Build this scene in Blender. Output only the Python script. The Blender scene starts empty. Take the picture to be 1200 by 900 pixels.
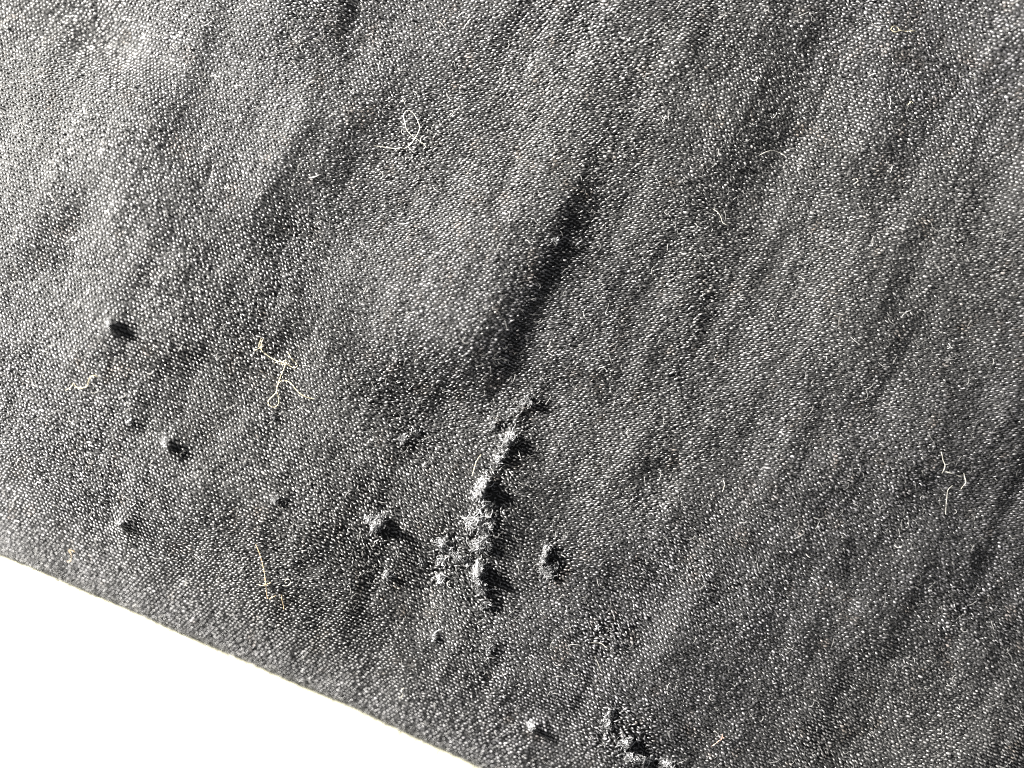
import bpy, math
import numpy as np

# ------------------------------------------------------------------ camera, light, exposure
K = 1.0e-4                       # one picture pixel of the 1200x900 photograph = 0.1 mm of cloth
sc = bpy.context.scene
col = sc.collection
R = math.radians

Z_FOCUS = 72.0                   # cloth height in focus (0.1 mm)
CAM_D = 1320.0
cam_d = bpy.data.cameras.new('camera')
cam = bpy.data.objects.new('camera', cam_d)
col.objects.link(cam)
cam.location = (0, 0, (CAM_D + Z_FOCUS - 14) * K)
cam_d.sensor_width = 36
cam_d.lens = 36 * CAM_D / 1200.0
cam_d.clip_start = 0.005
cam_d.clip_end = 20
cam_d.dof.use_dof = True
cam_d.dof.focus_distance = (CAM_D - 12) * K
cam_d.dof.aperture_fstop = 4.4
sc.camera = cam

w = bpy.data.worlds.new('World')
sc.world = w
w.use_nodes = True
bg = w.node_tree.nodes['Background']
bg.inputs['Color'].default_value = (0.92, 0.95, 1.0, 1)
bg.inputs['Strength'].default_value = 0.26

AZ, EL, LD = 27.0, 25.0, 0.30    # light: from the upper left of the picture, low
ld = bpy.data.lights.new('window_light', 'AREA')
ld.shape = 'RECTANGLE'
ld.size = 0.025
ld.size_y = 0.032
ld.energy = 10.2
ld.color = (1.0, 0.975, 0.915)
lo = bpy.data.objects.new('window_light', ld)
col.objects.link(lo)
lo.location = (-math.cos(R(AZ)) * math.cos(R(EL)) * LD, math.sin(R(AZ)) * math.cos(R(EL)) * LD, math.sin(R(EL)) * LD)
lo.rotation_euler = (R(90 - EL), 0, R(-90 - AZ))

sc.view_settings.view_transform = 'Standard'
sc.view_settings.look = 'None'
sc.view_settings.exposure = 0.0
sc.view_settings.gamma = 1.0
sc.render.engine = 'CYCLES'
sc.cycles.use_denoising = False
sc.cycles.pixel_filter_type = 'BLACKMAN_HARRIS'
sc.cycles.filter_width = 1.15
sc.cycles.max_bounces = 4

rng = np.random.default_rng(7)

# ------------------------------------------------------------------ materials
def principled(name):
    m = bpy.data.materials.new(name)
    m.use_nodes = True
    nt = m.node_tree
    return m, nt, nt.nodes['Principled BSDF']

def yarn_material(name, rough, spec, sheen, mult=1.0):
    m, nt, p = principled(name)
    a = nt.nodes.new('ShaderNodeAttribute')
    a.attribute_name = 'yarn_colour'
    mx = nt.nodes.new('ShaderNodeMix'); mx.data_type = 'RGBA'; mx.blend_type = 'MULTIPLY'
    mx.inputs['Factor'].default_value = 1.0
    nt.links.new(a.outputs['Color'], mx.inputs['A'])
    mx.inputs['B'].default_value = (mult, mult, mult, 1)
    nt.links.new(mx.outputs['Result'], p.inputs['Base Color'])
    p.inputs['Roughness'].default_value = rough
    p.inputs['Specular IOR Level'].default_value = spec
    p.inputs['Sheen Weight'].default_value = sheen
    p.inputs['Sheen Roughness'].default_value = 0.5
    return m

M_YARN = yarn_material('black_cotton_yarn', 0.38, 0.95, 0.0)
M_FUZZ = yarn_material('cotton_fuzz', 0.55, 0.3, 0.0)

m, nt, p = principled('dark_backing_cloth')
tc = nt.nodes.new('ShaderNodeTexCoord')
nz = nt.nodes.new('ShaderNodeTexNoise'); nz.inputs['Scale'].default_value = 2400; nz.inputs['Detail'].default_value = 3
rp = nt.nodes.new('ShaderNodeValToRGB')
rp.color_ramp.elements[0].position = 0.38; rp.color_ramp.elements[0].color = (0.004, 0.004, 0.004, 1)
rp.color_ramp.elements[1].position = 0.72; rp.color_ramp.elements[1].color = (0.018, 0.018, 0.018, 1)
bp = nt.nodes.new('ShaderNodeBump'); bp.inputs['Strength'].default_value = 0.6; bp.inputs['Distance'].default_value = 0.0003
nt.links.new(tc.outputs['Object'], nz.inputs['Vector'])
nt.links.new(nz.outputs['Fac'], rp.inputs['Fac'])
nt.links.new(rp.outputs['Color'], p.inputs['Base Color'])
nt.links.new(nz.outputs['Fac'], bp.inputs['Height'])
nt.links.new(bp.outputs['Normal'], p.inputs['Normal'])
p.inputs['Roughness'].default_value = 0.85
M_BACK = m

m, nt, p = principled('white_table_paint')
tc = nt.nodes.new('ShaderNodeTexCoord')
nz = nt.nodes.new('ShaderNodeTexNoise'); nz.inputs['Scale'].default_value = 60; nz.inputs['Detail'].default_value = 4
rp = nt.nodes.new('ShaderNodeValToRGB')
rp.color_ramp.elements[0].color = (0.80, 0.80, 0.765, 1)
rp.color_ramp.elements[1].color = (0.84, 0.84, 0.81, 1)
nt.links.new(tc.outputs['Object'], nz.inputs['Vector'])
nt.links.new(nz.outputs['Fac'], rp.inputs['Fac'])
nt.links.new(rp.outputs['Color'], p.inputs['Base Color'])
p.inputs['Roughness'].default_value = 0.45
M_TABLE = m

def lint_material(name, rgb):
    m, nt, p = principled(name)
    tc = nt.nodes.new('ShaderNodeTexCoord')
    nz = nt.nodes.new('ShaderNodeTexNoise'); nz.inputs['Scale'].default_value = 900
    rp = nt.nodes.new('ShaderNodeValToRGB')
    rp.color_ramp.elements[0].color = (rgb[0] * 0.75, rgb[1] * 0.72, rgb[2] * 0.68, 1)
    rp.color_ramp.elements[1].color = (*rgb, 1)
    nt.links.new(tc.outputs['Object'], nz.inputs['Vector'])
    nt.links.new(nz.outputs['Fac'], rp.inputs['Fac'])
    nt.links.new(rp.outputs['Color'], p.inputs['Base Color'])
    p.inputs['Roughness'].default_value = 0.5
    return m

M_HEM_STRIP = lint_material('cream_hem_strip', (0.52, 0.51, 0.41))
M_CREAM = lint_material('cream_lint', (0.56, 0.51, 0.37))
M_WHITE = lint_material('white_lint', (0.52, 0.51, 0.47))
M_TAN = lint_material('tan_lint', (0.56, 0.43, 0.27))
M_PINK = lint_material('pinkish_lint', (0.62, 0.42, 0.34))

# ------------------------------------------------------------------ cloth coordinates
# u runs along the yarn rows and the hem (24 degrees down to the right), v runs from the hem into the cloth
ANG = R(23.8)
CA, SA = math.cos(ANG), math.sin(ANG)
def uv_of(px, py):
    dx, dy = np.asarray(px, float), np.asarray(py, float) - 669.0
    return dx * CA + dy * SA, dx * SA - dy * CA
def px_of(u, v):
    return u * CA + v * SA, 669.0 + u * SA - v * CA
def world(px, py, z):
    return np.stack([(px - 600.0) * K, (450.0 - py) * K, z * K], -1)

U0, U1, V0, V1, GS = -560.0, 1860.0, -4.0, 1500.0, 2.0
NU, NV = int((U1 - U0) / GS) + 1, int((V1 - V0) / GS) + 1
gu = U0 + GS * np.arange(NU)
gv = V0 + GS * np.arange(NV)
GU, GV = np.meshgrid(gu, gv, indexing='ij')

def smooth_noise(su, sv, seed, shape=None):
    n = np.random.default_rng(seed).standard_normal((NU, NV))
    fu = np.fft.fftfreq(NU, GS)[:, None]
    fv = np.fft.fftfreq(NV, GS)[None, :]
    g = np.exp(-2 * (math.pi ** 2) * ((fu * su) ** 2 + (fv * sv) ** 2))
    r = np.fft.ifft2(np.fft.fft2(n) * g).real
    return r / r.std()

def blob(px, py, ru, rv, amp, turn=0.0):
    bu, bv = uv_of(px, py)
    du, dv = GU - bu, GV - bv
    if turn:
        c, s = math.cos(R(turn)), math.sin(R(turn))
        du, dv = du * c + dv * s, -du * s + dv * c
    return amp * np.exp(-0.5 * ((du / ru) ** 2 + (dv / rv) ** 2))

# slope of the cloth along u: positive faces the window, negative falls away from it
S = np.zeros((NU, NV))
FOLDS = [
    # px, py, along u, along v, slope
    (30, 240, 120, 200, 0.40), (190, 150, 50, 130, 0.16), (20, 420, 120, 120, 0.14),
    (205, 160, 16, 90, -0.22), (240, 110, 26, 70, -0.22), (60, 10, 70, 30, -0.36), (120, 25, 25, 34, -0.2), (200, 250, 22, 36, -0.16), (40, 330, 26, 50, -0.14), (150, 250, 26, 60, 0.12), (105, 140, 30, 70, 0.10), (280, 330, 40, 40, -0.10), (420, 120, 40, 60, -0.06), (260, 60, 30, 50, 0.10),
    (75, 262, 16, 42, -0.25), (250, 220, 30, 50, -0.12),
    (335, 170, 26, 85, 0.20), (325, 248, 20, 44, -0.26), (375, 190, 30, 60, -0.08),
    (410, 25, 34, 40, -0.26), (470, 140, 24, 38, -0.24), (430, 225, 26, 40, -0.15),
    (582, 160, 24, 46, -0.26), (540, 70, 30, 60, -0.10),
    (655, 140, 30, 120, 0.14), (590, 250, 40, 90, 0.12), (450, 385, 40, 80, 0.15), (510, 290, 30, 70, 0.10),
    (700, 215, 20, 50, -0.18), (668, 268, 14, 40, -0.24), (638, 328, 12, 38, -0.30), (608, 390, 12, 40, -0.28), (665, 340, 36, 90, -0.08), (580, 440, 16, 36, -0.22), (680, 300, 40, 90, -0.05),
    (740, 330, 70, 150, -0.07),
    (500, 470, 46, 46, -0.26), (430, 440, 30, 30, -0.10),
    (730, 110, 30, 80, -0.06), (905, 80, 30, 70, -0.09), (855, 235, 26, 60, -0.07), (1010, 80, 28, 90, 0.16),
    (1050, 95, 18, 70, -0.16), (1110, 150, 24, 60, -0.16), (1190, 190, 26, 70, 0.26), (1165, 20, 40, 50, 0.22),
    (1000, 190, 40, 90, 0.05), (800, 130, 40, 90, 0.04),
    (1190, 420, 30, 90, 0.12), (900, 560, 40, 110, 0.10), (960, 500, 26, 90, -0.08), (1000, 640, 40, 110, 0.06),
    (1080, 700, 30, 90, -0.10), (1170, 640, 40, 90, 0.10), (1190, 820, 30, 70, -0.12), (760, 560, 50, 90, 0.03),
    (430, 690, 40, 60, -0.16), (700, 820, 60, 50, 0.06), (610, 600, 40, 60, -0.10), (340, 690, 40, 60, 0.06),
    (230, 420, 40, 60, -0.06), (130, 330, 30, 60, 0.06), (180, 560, 60, 60, 0.02), (50, 540, 130, 100, 0.20), (240, 640, 160, 80, 0.09), (940, 700, 250, 250, 0.03), (730, 420, 90, 160, -0.04),
]
for f in FOLDS:
    S += blob(*f)
S += 0.040 * smooth_noise(11, 80, 11) + 0.070 * smooth_noise(5, 36, 12) + 0.045 * smooth_noise(10, 20, 15) + 0.018 * smooth_noise(30, 120, 13) + 0.035 * smooth_noise(4, 7, 14)
H = np.zeros((NU, NV))
dec = math.exp(-GS / 125.0)
acc = np.zeros(NV)
for i in range(NU):
    acc = acc * dec + S[i] * GS
    H[i] = acc
# the broad lie of the cloth: low at the hem, highest in the middle, sinking at the right
H += 50 * (1 - np.exp(-np.clip(GV, 0, None) / 130.0))
PX, PY = px_of(GU, GV)
H += 14 - 0.00003 * np.clip(PX - 700, 0, None) ** 2 * 1.3
H += 34 * np.clip((PX - 960) / 240.0, 0, 2) ** 2 * np.clip((560 - PY) / 400.0, 0, 1) + 18 * np.clip((PX - 900) / 300.0, 0, 1.5) ** 2 * np.clip((PY - 560) / 300.0, 0, 1)
H -= 34 * np.exp(-((PX + 40) / 300.0) ** 2)
H = np.maximum(H, 0.0) * np.clip(GV / 130.0, 0, 1) ** 0.5

# pinched points, frayed lumps and little holes (px, py, radius, height, stretch along v)
def pinch(px, py, r, h, st=1.0, turn=0.0, sharp=1.15):
    bu, bv = uv_of(px, py)
    du, dv = GU - bu, GV - bv
    c, s = math.cos(R(turn)), math.sin(R(turn))
    du, dv = du * c + dv * s, -du * s + dv * c
    d = np.sqrt(du ** 2 + (dv / st) ** 2 + 0.6) / r
    return h * np.exp(-d ** sharp)
PINCH = [
    (149, 384, 7.0, 11, 1.2, 0), (208, 521, 6.5, 12, 1.2, 0), (147, 614, 7.5, 13, 1.3, 0),
    (449, 611, 7, 15, 1.0, 0), (623, 470, 6, 11, 1.2, 0), (599, 518, 6.5, 13, 1.7, 0), (588, 536, 5, 8, 1.2, 0),
    (568, 570, 6.5, 15, 1.7, 12), (564, 606, 9, 3, 1.6, 20), (571, 638, 7, 6, 1.0, 20), (522, 636, 6, 9, 1.2, 0),
    (545, 652, 5, 8, 2.0, 60), (563, 674, 6.5, 14, 1.8, 30), (571, 707, 5, 9, 1.4, 20), (519, 675, 5, 7, 1.3, 0),
    (641, 649, 5, 12, 1.3, 20), (646, 666, 6, 10, 0.9, 0), (476, 512, 5, 6, 1, 0), (331, 583, 4.5, 5, 1.2, 0),
    (457, 675, 4.5, 4, 1, 0), (511, 742, 4.5, 2.5, 1.8, 20), (576, 757, 4, 2.5, 1, 0), (626, 853, 5, 8, 1, 0),
    (712, 842, 6, 11, 1.6, 20), (736, 868, 6, 11, 1.1, 0), (748, 886, 6, 7, 1.0, 0), (700, 732, 4, 5, 1, 0),
    (606, 480, 5, 5, 1, 0), (577, 497, 5, 5, 1.4, 0), (652, 283, 4, 5, 1, 0), (165, 493, 4, 5, 1, 0), (1030, 352, 5, 4, 1, 0),
    # holes / dents
    (706, 736, 4, -6, 1, 0), (748, 876, 6, -12, 1.0, 0), (768, 893, 6, -9, 1, 0), (721, 836, 5, -6, 1.4, 0),
]
rag = np.clip(0.75 + 0.55 * smooth_noise(3.0, 3.4, 24), 0.1, 2.0)
for k_, q in enumerate(PINCH):
    H += pinch(*q) * (1.0 if k_ < 3 or q[3] < 0 else 0.72 * rag)

# where the cloth is worn the yarn lies in disorder
W = np.zeros((NU, NV))
for a in [(564, 612, 14, 54, 0.8), (600, 510, 14, 30, 0.6), (560, 680, 12, 26, 0.7), (448, 612, 14, 16, 0.8), (520, 650, 18, 26, 0.7),
          (644, 658, 12, 16, 0.8), (480, 500, 40, 34, 0.28), (730, 865, 22, 24, 0.8), (700, 740, 14, 16, 0.6), (480, 160, 30, 30, 0.3),
          (400, 600, 50, 30, 0.2)]:
    W = np.maximum(W, blob(*a))
W = np.clip(W + 0.10 * np.clip(smooth_noise(24, 40, 21), 0, None), 0, 1)

H += np.clip(W - 0.25, 0, 1) * (1.9 * smooth_noise(3.2, 3.6, 22) + 1.6 * smooth_noise(7, 7, 23))

def sample(F, u, v):
    x = np.clip((u - U0) / GS, 0, NU - 1.001)
    y = np.clip((v - V0) / GS, 0, NV - 1.001)
    i, j = x.astype(int), y.astype(int)
    a, b = x - i, y - j
    return (F[i, j] * (1 - a) * (1 - b) + F[i + 1, j] * a * (1 - b) + F[i, j + 1] * (1 - a) * b + F[i + 1, j + 1] * a * b)

EDGE_T = 13.0                    # the hem is a rounded fold this thick
def hem_wave(u):
    return 1.0 * np.sin(u / 61.0 + 0.6) + 0.5 * np.sin(u / 23.0 + 2.0) + 3.0 * np.sin(u / 200.0)
def cloth_z(u, v):
    """height of the cloth v pixels in from the hem"""
    e = np.clip(v / EDGE_T, 0, 1)
    return np.maximum(sample(H, u, v), 0) + EDGE_T * np.sqrt(np.clip(1 - (1 - e) ** 2, 0, 1)) + 0.6
def place(u, v, z):
    vv = v + hem_wave(u) * np.exp(-np.clip(v, 0, None) / 120.0)
    px, py = px_of(u, vv)
    return world(px, py, z)

# ------------------------------------------------------------------ mesh helpers
def mesh_from_arrays(name, verts, faces, mat, colours=None, smooth=True):
    """verts (n,3); faces (m,k) all of one size"""
    me = bpy.data.meshes.new(name)
    n, (mf, k) = len(verts), faces.shape
    me.vertices.add(n)
    me.vertices.foreach_set('co', np.ascontiguousarray(verts, np.float32).ravel())
    me.loops.add(mf * k)
    me.loops.foreach_set('vertex_index', np.ascontiguousarray(faces, np.int32).ravel())
    me.polygons.add(mf)
    me.polygons.foreach_set('loop_start', np.arange(0, mf * k, k, dtype=np.int32))
    me.polygons.foreach_set('use_smooth', np.full(mf, smooth))
    me.update(calc_edges=True)
    if colours is not None:
        at = me.color_attributes.new('yarn_colour', 'FLOAT_COLOR', 'POINT')
        c4 = np.ones((n, 4), np.float32)
        c4[:, :3] = colours
        at.data.foreach_set('color', c4.ravel())
    me.materials.append(mat)
    return me
def link(name, me, parent=None):
    o = bpy.data.objects.new(name, me)
    col.objects.link(o)
    if parent is not None:
        o.parent = parent
    return o

def tubes(paths, radii, sides=3):
    """paths (n, s, 3) world, radii (n, s): thin tubes as one vertex / quad array"""
    paths = np.asarray(paths, float)
    n, s, _ = paths.shape
    t = np.gradient(paths, axis=1)
    t /= np.linalg.norm(t, axis=2, keepdims=True) + 1e-12
    up = np.zeros_like(t); up[..., 2] = 1
    a = np.cross(t, up); na = np.linalg.norm(a, axis=2, keepdims=True)
    a = np.where(na > 1e-3, a / (na + 1e-12), np.array([1.0, 0, 0]))
    b = np.cross(a, t)
    th = 2 * math.pi * np.arange(sides) / sides + 0.5
    ring = paths[:, :, None, :] + radii[:, :, None, None] * (a[:, :, None, :] * np.cos(th)[None, None, :, None] + b[:, :, None, :] * np.sin(th)[None, None, :, None])
    verts = ring.reshape(-1, 3)
    base = (np.arange(n) * s * sides)[:, None, None]
    i = np.arange(s - 1)[None, :, None] * sides
    j = np.arange(sides)[None, None, :]
    j2 = (j + 1) % sides
    f = np.stack([base + i + j, base + i + j2, base + i + sides + j2, base + i + sides + j], -1).reshape(-1, 4)
    return verts, f

# ------------------------------------------------------------------ the table
tb = mesh_from_arrays('table_surface', np.array([[-0.9, -0.9, 0], [0.9, -0.9, 0], [0.9, 0.9, 0], [-0.9, 0.9, 0]]), np.array([[0, 1, 2, 3]]), M_TABLE, smooth=False)
table = link('table_surface', tb)
table['kind'] = 'structure'
table['label'] = 'bright white table top below the hem of the cloth'

# ------------------------------------------------------------------ the cloth
cloth = bpy.data.objects.new('worn_cloth', None)
col.objects.link(cloth)
cloth.empty_display_size = 0.01
cloth['label'] = 'charcoal black cotton cloth with creases, frayed snags and a straight folded hem'
cloth['category'] = 'cloth'

# backing sheet: a grid over u and v, curling under at the hem
su = np.arange(-540, 1840.1, 4.0)
sv = np.concatenate([np.array([60.0, 30.0, 12.0, 5.0]), np.array([0.0, 0.8, 2, 4, 6.5, 9.5, 13]), np.arange(17, 1480, 4.0)])
UU, VV = np.meshgrid(su, sv, indexing='ij')
ZZ = cloth_z(UU, VV) - 1.7
ZZ[:, 0:4] = np.array([0.25, 0.25, 0.3, 0.35])
ZZ = np.maximum(ZZ, 0.2)
VS = VV.copy()
VS[:, 4:] += 1.0
P = place(UU, VS, ZZ)
sx, sy = px_of(UU, VV)
nr, nc = UU.shape
idx = np.arange(nr * nc).reshape(nr, nc)
F = np.stack([idx[:-1, :-1], idx[1:, :-1], idx[1:, 1:], idx[:-1, 1:]], -1).reshape(-1, 4)
inside = ((sx > -420) & (sx < 1620) & (sy > -380) & (sy < 1300)).reshape(-1)
F = F[inside[F].all(1)]
used = np.unique(F)
remap = -np.ones(nr * nc, int); remap[used] = np.arange(len(used))
link('backing_sheet', mesh_from_arrays('backing_sheet', P.reshape(-1, 3)[used], remap[F], M_BACK), cloth)

# flat cream strip standing in for the thin pale line below the hem
lu = np.arange(-200, 900.1, 6.0)
lw = 8.0 + 8.0 * np.clip(lu / 600.0, 0, 1.3)
LU = np.stack([lu, lu, lu, lu], 1)
LV = np.stack([np.full_like(lu, 26.0), -lw + 1.2, -lw, -lw + 1.0], 1)
LZ = np.tile(np.array([0.7, 0.7, 0.4, 0.08]), (len(lu), 1))
li = np.arange(LU.size).reshape(LU.shape)
LF = np.stack([li[:-1, :-1], li[:-1, 1:], li[1:, 1:], li[1:, :-1]], -1).reshape(-1, 4)
lin = link('hem_strip', mesh_from_arrays('hem_strip', place(LU.ravel(), LV.ravel(), LZ.ravel()), LF, M_HEM_STRIP), cloth)
lin['label'] = 'thin pale cream line along the hem'

# stitches: one short arched piece of yarn each, in rows along u
ROW, STEP = 4.0, 4.6
rows = np.arange(0, int(1440 / ROW))
cols = np.arange(int(-560 / STEP), int(1860 / STEP))
RI, CI = np.meshgrid(rows, cols, indexing='ij')
RI, CI = RI.ravel(), CI.ravel()
v = 1.3 + RI * ROW
row_shift = (0.37 * np.arange(len(rows)) + 0.07 * rng.standard_normal(len(rows))) % 1.0
u = (CI + row_shift[RI]) * STEP
px, py = px_of(u, v)
keep = (px > -190) & (px < 1390) & (py > -170) & (py < 1070)
u, v, RI = u[keep], v[keep], RI[keep]
n = len(u)
wu = smooth_noise(40, 40, 31); wv = smooth_noise(46, 40, 32)
wear = sample(W, u, v)
edge_in = np.clip(v / 30.0, 0.15, 1)
jit = 0.38 + 1.8 * wear
u = u + 1.1 * sample(wu, u, v) + jit * rng.standard_normal(n)
v = np.maximum(v + (0.9 * sample(wv, u, v) + 0.45 * jit * rng.standard_normal(n)) * edge_in, 0.4)
half = 2.4 * np.exp(0.16 * rng.standard_normal(n)) * (1 + 0.25 * wear * rng.standard_normal(n))
wid = 1.06 * np.exp(0.16 * rng.standard_normal(n))
hgt = 1.95 * np.exp(0.26 * rng.standard_normal(n)) * (1 + 0.35 * wear)
# the pieces lean along the row in some places and across it, as a twill, in others
LEAN = 0.75 * smooth_noise(60, 70, 51) + 0.35
for a_ in [(120, 250, 230, 230, -2.2), (760, 380, 170, 170, 1.3), (260, 740, 220, 90, 1.5), (1020, 720, 170, 150, -1.2), (560, 120, 120, 120, 0.7), (1080, 120, 120, 120, -0.8)]:
    LEAN += blob(*a_)
lean = np.tanh(sample(LEAN, u, v))
yaw = R(4) + R(20) * lean + (R(9) + R(42) * wear) * rng.standard_normal(n)
pit = 0.20 * rng.standard_normal(n)
sink = -0.55 + 0.38 * rng.standard_normal(n)
SL = np.array([-1.0, -0.30, 0.58, 1.0])          # stations along the piece
SH = np.array([-0.35, 0.42, 1.0, -0.3])          # arch
SWd = np.array([0.5, 0.95, 1.0, 0.6])
CW = np.array([-1.0, -0.52, 0.52, 1.0])          # section
CH = np.array([-0.35, 0.85, 0.85, -0.35])
L_ = SL[None, :, None] * half[:, None, None] * np.ones((1, 1, 4))
C_ = CW[None, None, :] * SWd[None, :, None] * wid[:, None, None]
cy, sy_ = np.cos(yaw)[:, None, None], np.sin(yaw)[:, None, None]
su_ = u[:, None, None] + L_ * cy - C_ * sy_
sv_ = v[:, None, None] + L_ * sy_ + C_ * cy
arch = hgt[:, None, None] * (SH[None, :, None] * 0.62 + CH[None, None, :] * 0.55 - 0.17) + pit[:, None, None] * L_ + sink[:, None, None]
zz = cloth_z(su_, np.maximum(sv_, 0)) + arch
zz = np.maximum(zz, 0.25)
V3 = place(su_.ravel(), sv_.ravel(), zz.ravel())
q = np.arange(16).reshape(4, 4)
fq = np.stack([q[:-1, :-1], q[1:, :-1], q[1:, 1:], q[:-1, 1:]], -1).reshape(-1, 4)
FA = (np.arange(n)[:, None, None] * 16 + fq[None]).reshape(-1, 4)
# dye: washed-out black, with faded, bluish and brownish yarns
val = 0.068 * np.exp(0.34 * rng.standard_normal(n)) * np.exp(0.24 * sample(smooth_noise(4.5, 1.4, 40), u, v)) * np.exp(0.18 * sample(smooth_noise(3, 50, 41), u, v)) * np.exp(0.10 * sample(smooth_noise(60, 60, 42), u, v))
val = np.clip(val, 0.008, 0.34)
brown = np.clip(sample(smooth_noise(5, 7, 43), u, v) - 1.1, 0, 1.0) * np.clip(rng.random(n) * 1.5, 0, 1)
blue = np.clip(sample(smooth_noise(110, 110, 44), u, v) * 0.5 + 0.35, 0, 1)
colr = np.stack([val * (1.02 + 0.14 * brown), val * (0.995 + 0.02 * brown), val * (1.0 - 0.10 * brown + 0.06 * blue)], -1)
link('stitches', mesh_from_arrays('stitches', V3, FA, M_YARN, np.repeat(colr, 16, 0)), cloth)['kind'] = 'stuff'

# fuzz: short stray fibres standing out of the yarn everywhere, thicker on worn places and along the hem
def fuzz_paths(u, v, ln, lift, curl, segs=5):
    n = len(u)
    th = rng.uniform(0, 2 * math.pi, n)
    k = curl * rng.standard_normal(n)
    t = np.linspace(0, 1, segs)
    ang = th[:, None] + k[:, None] * t[None]
    st = ln[:, None] / (segs - 1)
    uu = u[:, None] + np.cumsum(np.cos(ang), 1) * st
    vv = v[:, None] + np.cumsum(np.sin(ang), 1) * st
    z = cloth_z(uu, np.maximum(vv, 0)) + 0.6 + lift[:, None] * np.sin(math.pi * np.clip(t * rng.uniform(0.5, 1.0, n)[:, None], 0, 1))
    z = np.maximum(z, 0.5)
    return place(uu.ravel(), vv.ravel(), z.ravel()).reshape(n, segs, 3)
def pick(nn, weight_worn):
    x, y = rng.uniform(-150, 1350, nn * 3), rng.uniform(-130, 1030, nn * 3)
    a, b = uv_of(x, y)
    ok = (b > 2) & (rng.random(nn * 3) < 0.3 + weight_worn * sample(W, a, b))
    return a[ok][:nn], b[ok][:nn]
fu, fv = pick(5500, 0.7)
nf = len(fu)
pa = fuzz_paths(fu, fv, rng.uniform(4, 13, nf), rng.uniform(0.8, 4, nf), 1.8)
ra = np.repeat((rng.uniform(0.16, 0.34, nf) * K)[:, None], 5, 1)
hu = rng.uniform(-60, 720, 900)
pb = fuzz_paths(hu, rng.uniform(0.5, 8, 900), rng.uniform(4, 11, 900), rng.uniform(0.5, 3, 900), 1.2)
rb = np.repeat((rng.uniform(0.14, 0.26, 900) * K)[:, None], 5, 1)
vv_, ff_ = tubes(np.concatenate([pa, pb]), np.concatenate([ra, rb]))
fc = 0.13 * np.exp(0.6 * rng.standard_normal(nf + 900))
fcol = np.clip(np.stack([fc * 1.02, fc, fc * 0.98], -1), 0.02, 0.6)
link('surface_fuzz', mesh_from_arrays('surface_fuzz', vv_, ff_, M_FUZZ, np.repeat(fcol, 15, 0)), cloth)['kind'] = 'stuff'

# frayed snags: a knot of broken yarn curling up out of the cloth
def snag(px, py, ru, rv, h, nfib, turn=0.0, tone=0.15, warm=0.0, label=None, rad=(0.25, 0.75)):
    bu, bv = uv_of(px, py)
    segs = 7
    nfib = int(nfib * 1.5); h = h * 1.45
    # two to four ragged clumps, each with its own size and height
    nc_ = 2 + int(rng.integers(0, 3))
    cu, cv = rng.uniform(-0.8, 0.8, nc_), rng.uniform(-0.8, 0.8, nc_)
    ch, cr, ct = rng.uniform(0.35, 1.15, nc_), rng.uniform(0.18, 0.42, nc_), np.exp(0.35 * rng.standard_normal(nc_))
    own = rng.integers(0, nc_, nfib)
    a = cu[own] + rng.standard_normal(nfib) * cr[own]
    b = cv[own] + rng.standard_normal(nfib) * cr[own]
    h = h * ch[own]
    c, s = math.cos(R(turn)), math.sin(R(turn))
    ou, ov = a * ru, b * rv
    ou, ov = ou * c - ov * s, ou * s + ov * c
    d = rng.standard_normal((nfib, 3)); d[:, 2] = np.abs(d[:, 2]) + 0.3
    d /= np.linalg.norm(d, axis=1, keepdims=True)
    ln = rng.uniform(0.5, 1.5, nfib) * (ru + rv) * 0.95
    loose = np.where(rng.random(nfib) < 0.22, 0.0, 0.8)
    pts = np.zeros((nfib, segs, 3))
    pts[:, 0] = np.stack([bu + ou, bv + ov, np.full(nfib, -0.5)], -1)
    for k in range(1, segs):
        d = d + 0.75 * rng.standard_normal((nfib, 3))
        back = np.stack([bu + ou * 0.9, bv + ov * 0.9, h * 0.5], -1) - pts[:, k - 1]
        d += loose[:, None] * back / max(ru, rv, 1)
        d /= np.linalg.norm(d, axis=1, keepdims=True)
        pts[:, k] = pts[:, k - 1] + d * (ln / (segs - 1))[:, None]
    pts[..., 2] = np.minimum(np.abs(pts[..., 2]), h[:, None] * 1.5)
    z = cloth_z(pts[..., 0], np.maximum(pts[..., 1], 0)) + pts[..., 2]
    P = place(pts[..., 0].ravel(), pts[..., 1].ravel(), z.ravel()).reshape(nfib, segs, 3)
    taper = np.array([1, 1, 1, 0.95, 0.85, 0.7, 0.45])
    rr = rng.uniform(rad[0], rad[1], nfib)[:, None] * taper[None] * K
    V, Fq = tubes(P, rr, 4)
    t = tone * ct[own] * np.exp(0.5 * rng.standard_normal(nfib))
    cc = np.clip(np.stack([t * (1 + 0.25 * warm), t, t * (1.03 - 0.25 * warm)], -1), 0.02, 0.6)
    o = link('frayed_snag', mesh_from_arrays('frayed_snag', V, Fq, M_FUZZ, np.repeat(cc, segs * 4, 0)), cloth)
    if label:
        o['label'] = label
    return o
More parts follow.
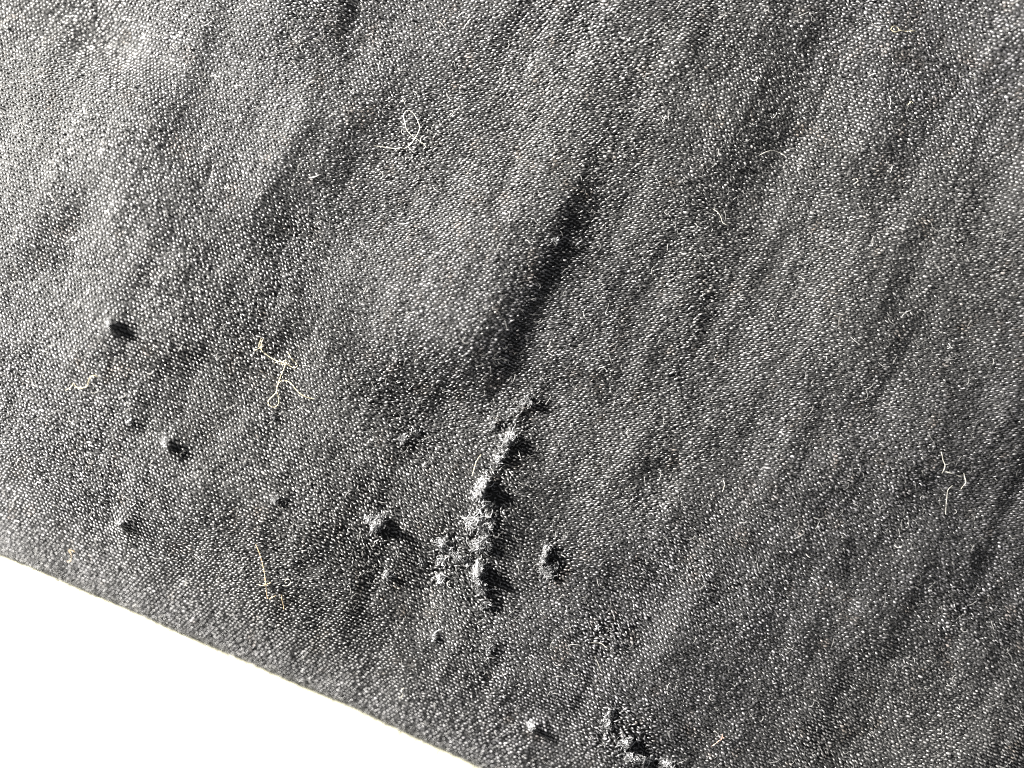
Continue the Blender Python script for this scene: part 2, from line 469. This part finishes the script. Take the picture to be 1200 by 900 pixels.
SNAGS = [
    (146, 382, 3.5, 4.5, 3, 30, 0), (204, 517, 3.0, 4.5, 4, 22, 0), (144, 611, 3, 4, 2, 10, 0),
    (445, 611, 7.5, 6, 8, 85, 0), (438, 606, 5, 4, 4, 24, 0), (620, 468, 4.5, 5.5, 6, 44, 0), (611, 470, 4, 4, 3, 18, 0),
    (597, 515, 4.5, 8, 7, 70, 0), (585, 536, 4, 4.5, 5, 30, 0), (578, 497, 3.5, 5, 4, 22, 0), (590, 530, 4, 4, 4, 20, 0),
    (564, 570, 5, 10, 8, 85, 12), (556, 577, 4, 6, 4, 30, 12), (560, 604, 9, 12, 2, 46, 20), (568, 616, 5, 6, 5, 34, 0),
    (563, 633, 8, 9, 5, 60, 20), (571, 640, 5, 4, 5, 30, 0), (519, 635, 7, 5.5, 6, 60, 0), (534, 648, 3.5, 7, 4, 28, 60), (548, 656, 3.5, 6, 4, 26, 60),
    (559, 668, 5, 9, 7, 70, 25), (563, 685, 4.5, 8, 7, 60, 35), (569, 708, 5, 4.5, 6, 40, 0), (516, 676, 5, 5, 4, 34, 0), (517, 660, 3, 6, 3, 18, 10),
    (640, 645, 3.5, 6, 8, 60, 10), (639, 652, 3, 5, 7, 40, 0), (645, 667, 8, 4.5, 8, 90, 0), (650, 664, 4, 4, 7, 40, 0), (474, 512, 4, 5, 3, 30, 0), (487, 503, 4, 2.5, 3, 14, 0),
    (330, 583, 3.5, 4.5, 4, 30, 0), (455, 674, 4.5, 4, 4, 30, 0), (509, 742, 3, 7, 3, 20, 15), (575, 757, 3.5, 4.5, 3, 16, 0),
    (624, 853, 4, 4, 5, 60, 0), (709, 847, 4.5, 6, 6, 46, 20), (715, 834, 3.5, 5, 4, 26, 0), (733, 868, 6, 5, 5, 60, 0),
    (742, 888, 7, 4, 5, 50, 0), (760, 890, 9, 3, 5, 46, 10), (780, 892, 8, 3, 4, 36, 0), (698, 732, 3.5, 3.5, 3, 22, 0), (650, 284, 4, 3, 3, 22, 0),
    (163, 492, 4, 3, 3, 20, 0), (324, 486, 3.5, 3, 3, 18, 0), (606, 480, 3, 3, 3, 14, 0), (575, 590, 3, 4, 3, 14, 0), (494, 660, 3, 4, 3, 12, 0),
]
for s_ in SNAGS:
    snag(*s_)

# ------------------------------------------------------------------ loose lint fibres lying on the cloth
def spline(pts, per=7):
    pts = np.asarray(pts, float)
    p = np.concatenate([[2 * pts[0] - pts[1]], pts, [2 * pts[-1] - pts[-2]]])
    out = []
    for i in range(1, len(p) - 2):
        for t in np.linspace(0, 1, per, endpoint=False):
            a, b, c, d = p[i - 1], p[i], p[i + 1], p[i + 2]
            out.append(0.5 * (2 * b + (c - a) * t + (2 * a - 5 * b + 4 * c - d) * t * t + (3 * b - a - 3 * c + d) * t ** 3))
    out.append(pts[-1])
    return np.array(out)
def lint(strands, mat, label, rad=0.55, lift=2.6, off=(0, 0), sc_=1.0):
    Vs, Fs, nv = [], [], 0
    for st in strands:
        p = spline([(x / sc_ + off[0], y / sc_ + off[1]) for x, y in st])
        a, b = uv_of(p[:, 0], p[:, 1])
        s = np.linspace(0, 1, len(p))
        ph = rng.uniform(0, 6.28)
        z = cloth_z(a, b) + 2.0 + lift * (0.5 + 0.5 * np.sin(s * 9 + ph)) * np.sin(math.pi * np.clip(s, 0.06, 0.94))
        w3 = world(p[:, 0], p[:, 1], z)
        r = 0.72 * rad * K * (0.85 + 0.25 * np.sin(s * 17 + ph)) * np.clip(np.minimum(s, 1 - s) * 10 + 0.45, 0, 1)
        V, Fq = tubes(w3[None], r[None], 5)
        Vs.append(V); Fs.append(Fq + nv); nv += len(V)
    V = np.concatenate(Vs); Fq = np.concatenate(Fs)
    base = np.array([V[:, 0].mean(), V[:, 1].mean(), V[:, 2].min()])
    o = link('lint_fibre', mesh_from_arrays('lint_fibre', V - base, Fq, mat))
    o.location = base
    o['label'] = label
    o['category'] = 'lint fibre'
    o['group'] = 'loose lint fibres on the cloth'
    return o

lint([[(360, 562), (430, 570), (540, 585), (600, 565), (650, 505), (678, 440), (660, 380), (625, 330), (590, 322), (568, 355), (578, 410), (592, 460), (640, 505), (700, 545), (725, 575)]],
     M_WHITE, 'white fibre coiled into an open loop with a long tail, upper middle of the cloth', 0.62, 3.5, (380, 80), 6)
lint([[(235, 130), (215, 200), (260, 255), (320, 300), (370, 325), (430, 345), (440, 370), (410, 450), (380, 540), (365, 600), (300, 670), (310, 710), (350, 725), (385, 690), (380, 620), (365, 585)],
      [(372, 560), (395, 510), (430, 495), (480, 510), (520, 550), (560, 595), (620, 635), (695, 655)],
      [(345, 345), (400, 330), (440, 345), (480, 370), (520, 387), (545, 365)], [(460, 250), (480, 290), (510, 325), (535, 350)],
      [(252, 140), (235, 180), (240, 235), (290, 270)], [(185, 235), (225, 215), (255, 200)], [(400, 350), (450, 360), (470, 335), (430, 325), (415, 345)]],
     M_CREAM, 'cream tangled fibre with a teardrop loop hanging from its knot', 0.6, 3.0, (280, 380), 7.5)
lint([[(138, 420), (165, 490), (190, 590), (200, 690), (203, 770), (215, 782), (262, 760)], [(145, 688), (185, 690), (232, 672)]],
     M_TAN, 'tan straw-like fibre with a hooked lower end near the hem', 0.62, 2.2, (280, 560), 5.625)
lint([[(296, 755), (300, 800), (303, 862)]], M_TAN, 'short straight tan fibre just right of the hooked straw-like one', 0.62, 2.0, (280, 560), 5.625)
lint([[(312, 692), (335, 694), (358, 680), (360, 655), (340, 648), (322, 668)]], M_WHITE, 'tiny white curl of fibre above the short straight tan one', 0.55, 2.5, (280, 560), 5.625)
lint([[(258, 556), (280, 545), (305, 539), (332, 545), (352, 557)]], M_WHITE, 'thin white fibre arched like an eyebrow on the right half of the cloth', 0.45, 3.0, (800, 0), 3)
lint([[(705, 130), (712, 118), (728, 118), (735, 130), (720, 138), (706, 130)], [(732, 130), (760, 133), (795, 132)]], M_CREAM, 'cream fibre with a small ring and straight tail near the upper right corner', 0.5, 2.5, (800, 0), 3)
lint([[(100, 738), (118, 752), (130, 772), (136, 788), (158, 799)]], M_WHITE, 'short white S-shaped fibre right of the main fold', 0.5, 2.5, (800, 0), 3)
lint([[(658, 62), (662, 80), (667, 97), (660, 118)], [(664, 112), (690, 120), (712, 128)]], M_WHITE, 'thin white forked fibre near the right edge of the cloth', 0.5, 2.5, (800, 500), 2.25)
lint([[(718, 118), (721, 140), (712, 160)]], M_WHITE, 'short white fibre bent like a hook right of the forked fibre', 0.55, 2.5, (800, 500), 2.25)
lint([[(690, 150), (678, 165), (674, 190), (670, 225)]], M_WHITE, 'faint white fibre just below the forked fibre', 0.38, 2.0, (800, 500), 2.25)
lint([[(98, 135), (101, 150), (96, 168)]], M_WHITE, 'very short white fibre alone in the middle right of the cloth', 0.5, 2.5, (800, 500), 2.25)
lint([[(268, 472), (290, 460), (300, 448), (312, 462), (345, 460), (358, 435), (372, 422), (388, 424)]], M_CREAM, 'wavy cream fibre at the left edge below the topmost pinched bump', 0.62, 2.5, (0, 300), 3)
lint([[(492, 306), (478, 326), (470, 350), (463, 378)]], M_CREAM, 'stiff cream fibre standing at the top of the frayed tear', 0.75, 7.0, (400, 430), 3)
lint([[(1058, 577), (1078, 560), (1090, 548), (1093, 528)], [(1088, 548), (1100, 540)]], M_PINK, 'short pinkish forked fibre near the bottom right', 0.5, 2.5, (480, 680), 3)
lint([[(158, 272), (170, 268), (178, 250), (170, 236), (188, 240)]], M_TAN, 'small tan curl of fibre close to the hem at the left', 0.5, 2.2, (0, 550), 2.4)
lint([[(1118, 660), (1128, 648), (1126, 630), (1134, 625)]], M_WHITE, 'small white crook of fibre close to the hem at the bottom', 0.5, 2.2, (0, 550), 2.4)
lint([[(512, 320), (516, 330), (526, 336)]], M_WHITE, 'speck of white fibre between the lowest left bump and the hem', 0.5, 2.0, (0, 550), 2.4)
lint([[(635, 212), (670, 215), (690, 228), (712, 242)], [(650, 262), (660, 285), (672, 315)]], M_WHITE, 'two thin crossing white fibres beside the tiny hole low in the middle', 0.36, 3.0, (480, 680), 3)
lint([[(558, 240), (570, 258), (578, 280)]], M_WHITE, 'short white fibre just above the coiled loop', 0.45, 2.5, (380, 80), 6)
lint([[(580, 660), (592, 650), (590, 640), (575, 645)]], M_WHITE, 'small white ring of fibre below the eyebrow-shaped fibre', 0.42, 2.5, (800, 0), 3)
lint([[(770, 385), (782, 372), (790, 378)]], M_CREAM, 'bright cream speck of fibre high on the right of the cloth', 0.6, 2.0, (800, 0), 3)
